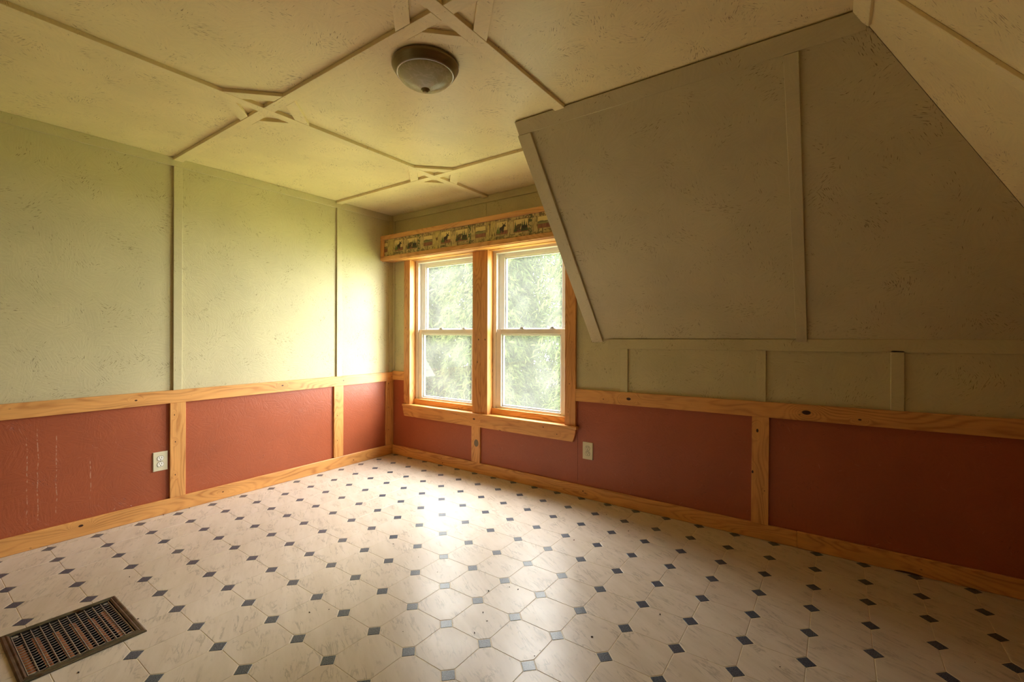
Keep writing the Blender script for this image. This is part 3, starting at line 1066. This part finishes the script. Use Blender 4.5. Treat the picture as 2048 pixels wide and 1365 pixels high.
    me.from_pydata(co.tolist(), [], q.tolist())
    ca = me.color_attributes.new('print', 'FLOAT_COLOR', 'POINT')
    rgba = np.ones((nx * nz, 4), dtype=np.float32)
    rgba[:, :3] = col.reshape(-1, 3)
    ca.data.foreach_set('color', rgba.ravel())
    return me


k = NT('printed_paper_border')
at = k.n('ShaderNodeVertexColor')
at.layer_name = 'print'
k.bsdf(at.outputs[0], 0.5, 0.4)
o = link('picture_border', picture_border(), va, k.m)
o['label'] = 'paper border printed with framed moose, bears and lake scenes'
boxes('face_board', [(0.03, VX1, yf - 0.003, yf + 0.004, 1.93, 2.10)], va, M_pine)

# ------------------------------------------------------------------ outlets
M_ivory = flat_mat('ivory_plastic', (0.66, 0.60, 0.42), 0.35, 0.5, var=0.02)
M_white_pl = flat_mat('white_plastic', (0.80, 0.78, 0.70), 0.3, 0.5, var=0.02)
M_slot = flat_mat('dark_slot', (0.02, 0.018, 0.015), 0.6, 0.2, var=0.0)


def outlet(name, org, U, N, zc, face_mat, label):
    """duplex outlet: plate, two round receptacles with slots, centre screw. U along the wall, N out of it"""
    U, N, W = Vector(U), Vector(N), Vector((0, 0, 1))
    o = empty(name, Vector(org) + W * zc)
    tag(o, label, 'electrical outlet', 'duplex outlets on the red wainscot')
    O = Vector(org) + W * zc

    def slabp(nm, poly, d0, d1, par, mat, bev=0.0):
        bm = bmesh.new()
        a = [bm.verts.new(O + U * x + W * y + N * d1) for x, y in poly]
        b = [bm.verts.new(O + U * x + W * y + N * d0) for x, y in poly]
        ft = bm.faces.new(a)
        for i in range(len(poly)):
            j = (i + 1) % len(poly)
            bm.faces.new((a[i], b[i], b[j], a[j]))
        bmesh.ops.recalc_face_normals(bm, faces=bm.faces)
        if bev:
            es = [e for e in ft.edges]
            bmesh.ops.bevel(bm, geom=es, offset=bev, segments=2, affect='EDGES', profile=0.5)
        return link(nm, mesh_from_bm(nm, bm), par, mat)
    hw, hh = 0.040, 0.062
    slabp('cover_plate', [(-hw, -hh), (hw, -hh), (hw, hh), (-hw, hh)], 0.0, 0.0065, o, M_ivory, 0.003)
    for s in (1, -1):
        cz = s * 0.0195
        poly = []
        for t in range(28):
            an = t / 28 * 2 * math.pi
            poly.append((0.0172 * math.cos(an), cz + max(-0.0142, min(0.0142, 0.0172 * math.sin(an)))))
        r = slabp('receptacle', poly, 0.006, 0.0085, o, face_mat, 0.0006)
        rimp = [(x * 1.09, cz + (y - cz) * 1.11) for x, y in poly]
        slabp('recess_ring', rimp, 0.006, 0.0068, r, M_slot)
        for x_ in (-0.0063, 0.0063):
            slabp('slot', [(x_ - .0013, cz), (x_ + .0013, cz), (x_ + .0013, cz + .009), (x_ - .0013, cz + .009)], 0.006, 0.0088, r, M_slot)
        gp = [(0.0028 * math.cos(t / 12 * 6.2832), cz - 0.0072 + 0.0028 * math.sin(t / 12 * 6.2832)) for t in range(12)]
        slabp('ground_hole', gp, 0.006, 0.0088, r, M_slot)
    sp_ = [(0.003 * math.cos(t / 12 * 6.2832), 0.003 * math.sin(t / 12 * 6.2832)) for t in range(12)]
    slabp('screw', sp_, 0.006, 0.0075, o, M_metal)


outlet('outlet', (0.0, -1.918, 0), (0, -1, 0), X, 0.351, M_white_pl, 'ivory duplex outlet with white sockets beside the first pine stile')
outlet('outlet', (2.139, 0.0, 0), X, N_, 0.3445, M_ivory, 'all ivory duplex outlet below the end of the window stool')

# ------------------------------------------------------------------ ceiling light
CLX, CLY = 2.148, -1.622
cl_ = empty('ceiling_light', (CLX, CLY, H))
tag(cl_, 'flush ceiling light with bronze pan and swirled glass bowl, switched off', 'ceiling light')
k = NT('brushed_bronze')
tc = k.n('ShaderNodeTexCoord').outputs['Object']
nz = k.noise(k.comb(k.sep(tc)[0], k.sep(tc)[1], k.math('MULTIPLY', k.sep(tc)[2], 30.0)), 12.0, 2.0).outputs['Fac']
k.bsdf(k.mix(nz, (0.20, 0.15, 0.075), (0.30, 0.24, 0.13)), 0.32, 0.5, 0.85)
M_bronze = k.m
k = NT('alabaster_glass')
tc = k.n('ShaderNodeTexCoord').outputs['Object']
sw = k.noise(tc, 9.0, 4.0, 0.6, 2.2).outputs['Fac']
swl = k.math('SUBTRACT', 1.0, k.smooth(k.math('ABSOLUTE', k.math('SUBTRACT', sw, 0.5)), 0.0, 0.05))
col = k.mix(k.math('MULTIPLY', swl, 0.55), (0.45, 0.43, 0.27), (0.60, 0.57, 0.41))
k.bsdf(col, 0.22, 0.55)
M_bowl = k.m
lathe('pan', [(0.0, H - 0.0005), (0.138, H - 0.0005), (0.143, H - 0.006), (0.1435, H - 0.014), (0.141, H - 0.020), (0.136, H - 0.024),
              (0.134, H - 0.032), (0.128, H - 0.037), (0.126, H - 0.044), (0.121, H - 0.047), (0.117, H - 0.045)], (CLX, CLY), 64, cl_, M_bronze)
bp_ = [(0.1185, H - 0.043)]
for t in range(1, 15):
    q_ = t / 14
    q_ = 1 - (1 - q_) ** 1.5
    bp_.append((0.1185 * (1 - q_ ** 1.9) ** 0.80 if t < 14 else 0.0, H - 0.043 - 0.070 * q_))
lathe('glass_bowl', bp_, (CLX, CLY), 64, cl_, M_bowl)
lathe('glass_rim', [(0.1170, H - 0.0425), (0.1225, H - 0.0430), (0.1235, H - 0.0465), (0.1205, H - 0.0490), (0.1165, H - 0.0480)], (CLX, CLY), 64, cl_, M_metal)
lathe('finial', [(0.0, H - 0.106), (0.019, H - 0.108), (0.019, H - 0.112), (0.012, H - 0.115), (0.013, H - 0.119), (0.009, H - 0.123), (0.0, H - 0.125)], (CLX, CLY), 24, cl_, M_bronze)

# ------------------------------------------------------------------ floor register
rg_ = empty('floor_register', (1.16, -2.55, 0))
tag(rg_, 'dark metal floor register with rusty louvers under its grille', 'floor vent')
k = NT('worn_dark_steel')
tc = k.n('ShaderNodeTexCoord').outputs['Object']
nz = k.noise(tc, 14.0, 4.0, 0.65).outputs['Fac']
col = k.mix(k.smooth(nz, 0.35, 0.65), (0.085, 0.080, 0.062), (0.17, 0.155, 0.125))
col = k.mix(k.smooth(k.noise(tc, 23.0, 3.0).outputs['Fac'], 0.58, 0.75), col, (0.10, 0.045, 0.015))
k.bsdf(col, 0.36, 0.5, 0.75, normal=k.bump(nz, 0.2, 0.001))
M_steel = k.m
k = NT('bare_steel_bar')
k.bsdf(k.mix(k.noise(k.n('ShaderNodeTexCoord').outputs['Object'], 90.0, 3.0).outputs['Fac'], (0.30, 0.28, 0.26), (0.60, 0.58, 0.55)), 0.42, 0.5, 0.6)
M_bar = k.m
k = NT('rusty_louver')
tc = k.n('ShaderNodeTexCoord').outputs['Object']
nz = k.noise(tc, 40.0, 4.0, 0.7).outputs['Fac']
k.bsdf(k.mix(nz, (0.34, 0.11, 0.045), (0.62, 0.26, 0.12)), 0.75, 0.2)
M_rust = k.m
M_duct = flat_mat('dark_duct', (0.03, 0.028, 0.024), 0.6, 0.3, 0.2)
FX0, FX1, FY0, FY1 = 0.955, 1.369, -2.725, -2.376      # outer edge
HX0, HX1, HY0, HY1 = 0.984, 1.336, -2.701, -2.402      # grille opening
bm = bmesh.new()
prof = [(0.0, 0.0006), (0.0, 0.0045), (0.006, 0.0075), (0.014, 0.0065), (0.55, 0.0055), (0.75, 0.0085), (1.0, 0.0060), (1.0, -0.006)]
loops = []
for t, z in prof:
    s = t if t >= 0.1 or t == 0 else t / 0.03
    s = min(s, 1.0)
    xa, xb = FX0 + (HX0 - FX0) * s, FX1 + (HX1 - FX1) * s
    ya, yb = FY0 + (HY0 - FY0) * s, FY1 + (HY1 - FY1) * s
    loops.append([bm.verts.new(c) for c in ((xa, ya, z), (xb, ya, z), (xb, yb, z), (xa, yb, z))])
for a, b in zip(loops, loops[1:]):
    for i in range(4):
        bm.faces.new((a[i], a[(i + 1) % 4], b[(i + 1) % 4], b[i]))
bmesh.ops.recalc_face_normals(bm, faces=bm.faces)
link('frame', mesh_from_bm('frame', bm), rg_, M_steel)
boxes('duct_box', [(HX0 - 0.006, HX1 + 0.006, HY0 - 0.006, HY0 - 0.002, -0.16, -0.004), (HX0 - 0.006, HX1 + 0.006, HY1 + 0.002, HY1 + 0.006, -0.16, -0.004),
                   (HX0 - 0.006, HX0 - 0.002, HY0 - 0.002, HY1 + 0.002, -0.16, -0.004), (HX1 + 0.002, HX1 + 0.006, HY0 - 0.002, HY1 + 0.002, -0.16, -0.004),
                   (HX0 - 0.006, HX1 + 0.006, HY0 - 0.006, HY1 + 0.006, -0.165, -0.16)], rg_, M_duct)
NB = 12
me0 = None
for i in range(NB):
    y = HY0 + 0.004 + (HY1 - HY0 - 0.008) * i / (NB - 1)
    if me0 is None:
        b0 = boxes('grille_bar', [(HX0, HX1, -0.0011, 0.0011, -0.006, 0.003)], rg_, M_bar)
        me0 = b0.data
        b0.location = (0, y, 0)
    else:
        b0 = link('grille_bar', me0, rg_)
        b0.location = (0, y, 0)
NCX = 17
bmw = bmesh.new()
N_S = (NB - 1) * 6
prev = None
for s in range(N_S + 1):
    y = HY0 + 0.004 + (HY1 - HY0 - 0.008) * s / N_S
    wv = 0.0022 * math.sin(s / 6 * 2 * math.pi)
    cur = [bmw.verts.new((wv + dx, y, z)) for dx, z in ((-0.0010, 0.0022), (0.0010, 0.0022), (0.0010, 0.0000), (-0.0010, 0.0000))]
    if prev:
        for a in range(4):
            b = (a + 1) % 4
            bmw.faces.new((prev[a], prev[b], cur[b], cur[a]))
    prev = cur
bmesh.ops.recalc_face_normals(bmw, faces=bmw.faces)
mw = mesh_from_bm('cross_bar', bmw)
mw.materials.append(M_bar)
for i in range(NCX):
    x = HX0 + (HX1 - HX0) * (i + 0.75) / (NCX + 0.3)
    o = link('cross_bar', mw, rg_)
    o.location = (x, 0, 0)
# rusty damper blades, lying lower, in every other gap
for i, n in enumerate((0.5, 2.2, 4.3, 6.3, 8.3, 10.0)):
    y = HY0 + 0.004 + (HY1 - HY0 - 0.008) * n / (NB - 1)
    bl = board('louver', (HX0 + (0.045 if i % 2 else 0.06), y, -0.017), (HX1 - 0.004, y + 0.002, -0.015), 0.021, 0.0015, (0, 0.25, 1), rg_, M_rust, bevel=0)
for xa in (HX0 + 0.004, HX1 - 0.018):
    for ya in (HY0 + 0.006, HY1 - 0.022):
        boxes('tab', [(xa, xa + 0.014, ya, ya + 0.016, -0.004, 0.001)], rg_, M_bar, bevel=0.001)

# ------------------------------------------------------------------ crumbs of dirt on the floor
bm = bmesh.new()
C0 = cam_o.location


def floor_pt(u, v):
    d = _fw + _r2 * ((u - 1024) / 910.24) - _u2 * ((v - 668.82) / 910.24)
    t = -C0.z / d.z
    return C0 + d * t


spots = [(787, 1089), (837, 1115), (919, 1153), (1019, 1175), (658, 1220), (974, 1243), (949, 1267), (1080, 1302), (1069, 1313), (1148, 1081), (966, 1226),
         (806, 1264), (259, 1155), (340, 1099), (276, 1239), (157, 1346), (1257, 1063), (1242, 1038), (1058, 1005), (1036, 1180), (977, 1183), (1213, 1030),
         (379, 1017), (327, 1031), (619, 1226), (1660, 1180), (1950, 1326), (1560, 1335), (875, 1145), (1184, 1275), (460, 1090), (1320, 1230)]
for (u, v) in spots:
    p = floor_pt(u, v)
    r = rnd.uniform(0.0020, 0.0045)
    m4 = Matrix.Translation((p.x, p.y, r * 0.35)) @ Matrix.Rotation(rnd.random() * 6.28, 4, 'Z') @ Matrix.Diagonal((r * rnd.uniform(0.8, 1.8), r * 0.7, r * 0.45, 1))
    bmesh.ops.create_icosphere(bm, subdivisions=1, radius=1.0, matrix=m4)
o = link('floor_crumbs', mesh_from_bm('floor_crumbs', bm), None, flat_mat('dark_crumb', (0.035, 0.022, 0.014), 0.8, 0.2))
tag(o, 'dark crumbs of dirt scattered over the cream vinyl floor', 'dirt', kind='stuff')

# ------------------------------------------------------------------ outdoors
ground = boxes('lawn', [(-30, 25, 0.4, 40, -3.3, -3.0)], None, flat_mat('grass', (0.32, 0.36, 0.14), 0.9, 0.1, var=0.3, scale=2.0))
tag(ground, 'grass far below the windows', 'ground', kind='structure')

k = NT('pale_willow_leaf')
oi = k.n('ShaderNodeNewGeometry')
ri = k.n('ShaderNodeVertexColor')
ri.layer_name = 'tint'
col = ri.outputs[0]
d_ = k.n('ShaderNodeBsdfDiffuse')
t_ = k.n('ShaderNodeBsdfTranslucent')
k.put(d_.inputs[0], col)
k.put(t_.inputs[0], col)
ms = k.n('ShaderNodeMixShader')
ms.inputs[0].default_value = 0.45
k.t.links.new(d_.outputs[0], ms.inputs[1])
k.t.links.new(t_.outputs[0], ms.inputs[2])
k.t.links.new(ms.outputs[0], k.out.inputs[0])
M_leaf = k.m
M_bark = flat_mat('grey_bark', (0.28, 0.26, 0.22), 0.9, 0.1, var=0.25, scale=12.0, bump=0.5)


def limb(bm, pts, seg=8):
    prev = None
    for i, (p, r) in enumerate(pts):
        p = Vector(p)
        a = Vector(pts[min(i + 1, len(pts) - 1)][0]) - Vector(pts[max(i - 1, 0)][0])
        a.normalize()
        s = a.cross(Vector((0.3, 1, 0.1))).normalized()
        t = a.cross(s)
        cur = [bm.verts.new(p + s * (r * math.cos(q / seg * 6.2832)) + t * (r * math.sin(q / seg * 6.2832))) for q in range(seg)]
        if prev:
            for q in range(seg):
                bm.faces.new((prev[q], prev[(q + 1) % seg], cur[(q + 1) % seg], cur[q]))
        prev = cur


def tree(name, base, height, spread, depth, n_twigs, seed, label, lean=0.0, zlo=-2.8, holes=()):
    rs = np.random.RandomState(seed)
    t = empty(name, base)
    tag(t, label, 'tree', 'leafy trees outside the windows')
    bx, by, bz = base
    bm = bmesh.new()
    tp = [((bx, by, bz), 0.16), ((bx + lean * .3, by, bz + height * .4), 0.12), ((bx + lean * .7, by + .1, bz + height * .75), 0.07), ((bx + lean, by, bz + height), 0.02)]
    limb(bm, tp)
    for q in range(9):
        f = 0.3 + 0.065 * q
        s = Vector((bx + lean * f, by, bz + height * f))
        an = q * 2.4 + seed
        e = s + Vector((math.cos(an) * spread * 0.75, math.sin(an) * depth * 0.5, height * 0.16))
        limb(bm, [(s, 0.05), (s.lerp(e, .5) + Vector((0, 0, .15)), 0.03), (e, 0.008)], 6)
    link('trunk', mesh_from_bm('trunk', bm), t, M_bark)
    # drooping twigs, each with pairs of long narrow leaves
    tx = bx + rs.uniform(-1, 1, n_twigs) * spread
    ty = by + rs.uniform(-1, 1, n_twigs) * depth
    tz = zlo + rs.rand(n_twigs) * (bz + height - zlo)
    keep = np.ones(n_twigs, bool)
    top = bz + height
    dd = ((tx - bx - lean * .5) / spread) ** 2 + (np.clip(tz - (top - 2.2), 0, 9) / 2.2) ** 2
    keep &= dd < 1.0 + rs.rand(n_twigs) * 0.3
    for (hx, hz, hr) in holes:
        keep &= ((tx - hx) ** 2 + (tz - hz) ** 2) > hr * hr * (0.6 + 0.8 * rs.rand(n_twigs))
    tx, ty, tz = tx[keep], ty[keep], tz[keep]
    nt = len(tx)
    LPT = 11
    out_a = rs.uniform(0, 2 * np.pi, nt)
    tint_t = rs.rand(nt)
    tl = rs.uniform(0.25, 0.50, nt)
    V, C = [], []
    for j in range(LPT):
        s = (j + 0.5) / LPT
        # twig arcs outwards and down
        cx = tx + np.cos(out_a) * tl * s * 0.8
        cy = ty + np.sin(out_a) * tl * s * 0.8
        cz = tz + 0.10 * np.sin(s * 3.0) - tl * 0.55 * s * s
        la = out_a + (1 if j % 2 else -1) * rs.uniform(0.3, 1.1, nt)
        droop = rs.uniform(-1.25, 0.15, nt)
        L = rs.uniform(0.095, 0.185, nt)
        W = L * rs.uniform(0.085, 0.13, nt)
        dx, dy, dz = np.cos(la) * np.cos(droop), np.sin(la) * np.cos(droop), np.sin(droop)
        # side vector, randomly rolled
        sx, sy, sz = -np.sin(la), np.cos(la), np.zeros(nt)
        ux, uy, uz = dy * sz - dz * sy, dz * sx - dx * sz, dx * sy - dy * sx
        ro_ = rs.uniform(-1.2, 1.2, nt)
        sx, sy, sz = sx * np.cos(ro_) + ux * np.sin(ro_), sy * np.cos(ro_) + uy * np.sin(ro_), sz * np.cos(ro_) + uz * np.sin(ro_)
        P0 = np.stack([cx, cy, cz], -1)
        D = np.stack([dx, dy, dz], -1)
        S = np.stack([sx, sy, sz], -1)
        mid = P0 + D * (L * .42)[:, None]
        q = np.stack([P0, mid + S * W[:, None], P0 + D * L[:, None] + np.array([0, 0, -1]) * (L * .12)[:, None], mid - S * W[:, None]], 1)
        V.append(q)
        tt = np.clip(tint_t * .6 + rs.rand(nt) * .4, 0, 1)[:, None]
        g1, g2, g3 = np.array((0.030, 0.046, 0.016)), np.array((0.048, 0.062, 0.019)), np.array((0.068, 0.074, 0.027))
        c = np.where(tt < .5, g1 + (g2 - g1) * tt * 2, g2 + (g3 - g2) * (tt - .5) * 2)
        C.append(np.repeat(c[:, None, :], 4, 1))
    V = np.concatenate(V).reshape(-1, 3)
    C = np.concatenate(C).reshape(-1, 3)
    n = len(V) // 4
    me = bpy.data.meshes.new('foliage')
    me.vertices.add(len(V))
    me.vertices.foreach_set('co', V.ravel())
    me.loops.add(len(V))
    me.loops.foreach_set('vertex_index', np.arange(len(V), dtype=np.int32))
    me.polygons.add(n)
    me.polygons.foreach_set('loop_start', np.arange(0, len(V), 4, dtype=np.int32))
    me.polygons.foreach_set('loop_total', np.full(n, 4, dtype=np.int32))
    me.update(calc_edges=True)
    ca = me.color_attributes.new('tint', 'FLOAT_COLOR', 'POINT')
    rgba = np.ones((len(V), 4), dtype=np.float32)
    rgba[:, :3] = C
    ca.data.foreach_set('color', rgba.ravel())
    f = link('foliage', me, t, M_leaf)
    f['kind'] = 'stuff'


tree('willow_tree', (-5.2, 5.0, -3.0), 7.3, 0.80, 0.95, 8500, 1, 'pale willow seen through the sash window nearest the room corner')
tree('willow_tree', (-2.5, 5.0, -3.0), 7.8, 0.80, 0.95, 8500, 2, 'pale willow seen through the sash window beside the sloped wall')
tree('willow_tree', (0.2, 5.0, -3.0), 7.6, 0.80, 0.95, 7000, 3, 'tall pale willow hidden mostly by the sloped wall')
tree('willow_tree', (-7.9, 5.0, -3.0), 7.2, 0.80, 0.95, 6500, 4, 'pale willow at the outer edge of the corner window')
tree('willow_tree', (-8.6, 8.6, -3.0), 7.2, 2.3, 1.2, 8000, 5, 'far pale willow behind the corner window trees')
tree('willow_tree', (-2.9, 8.6, -3.0), 7.6, 2.3, 1.2, 10000, 6, 'far pale willow behind the middle of the window pair')

# grey shed roof glimpsed before the leaves
sh = empty('shed', (-3.9, 2.95, -3.0))
tag(sh, 'small grey shed whose roof edge shows behind the leaves', 'shed')
M_roof = flat_mat('grey_roof', (0.012, 0.0145, 0.014), 0.7, 0.2, var=0.05)
boxes('wall', [(-4.9, -2.9, 2.7, 3.2, -3.0, 0.36)], sh, flat_mat('grey_siding', (0.02, 0.024, 0.022), 0.8, 0.2))
bm = bmesh.new()
bm.loops.layers.uv.new('UVMap')
SHX = -2.698
rp = [(-5.1, 2.6), (SHX, 2.6), (SHX, 3.3), (-5.1, 3.3)]
rv = [bm.verts.new((a, b, 0.3775)) for a, b in rp] + [bm.verts.new((-3.9, 2.6, 1.82)), bm.verts.new((-3.9, 3.3, 1.82))]
for f in ((0, 1, 4), (2, 3, 5), (1, 2, 5, 4), (3, 0, 4, 5), (3, 2, 1, 0)):
    bm.faces.new([rv[i] for i in f])
bmesh.ops.recalc_face_normals(bm, faces=bm.faces)
link('roof', mesh_from_bm('roof', bm), sh, M_roof)
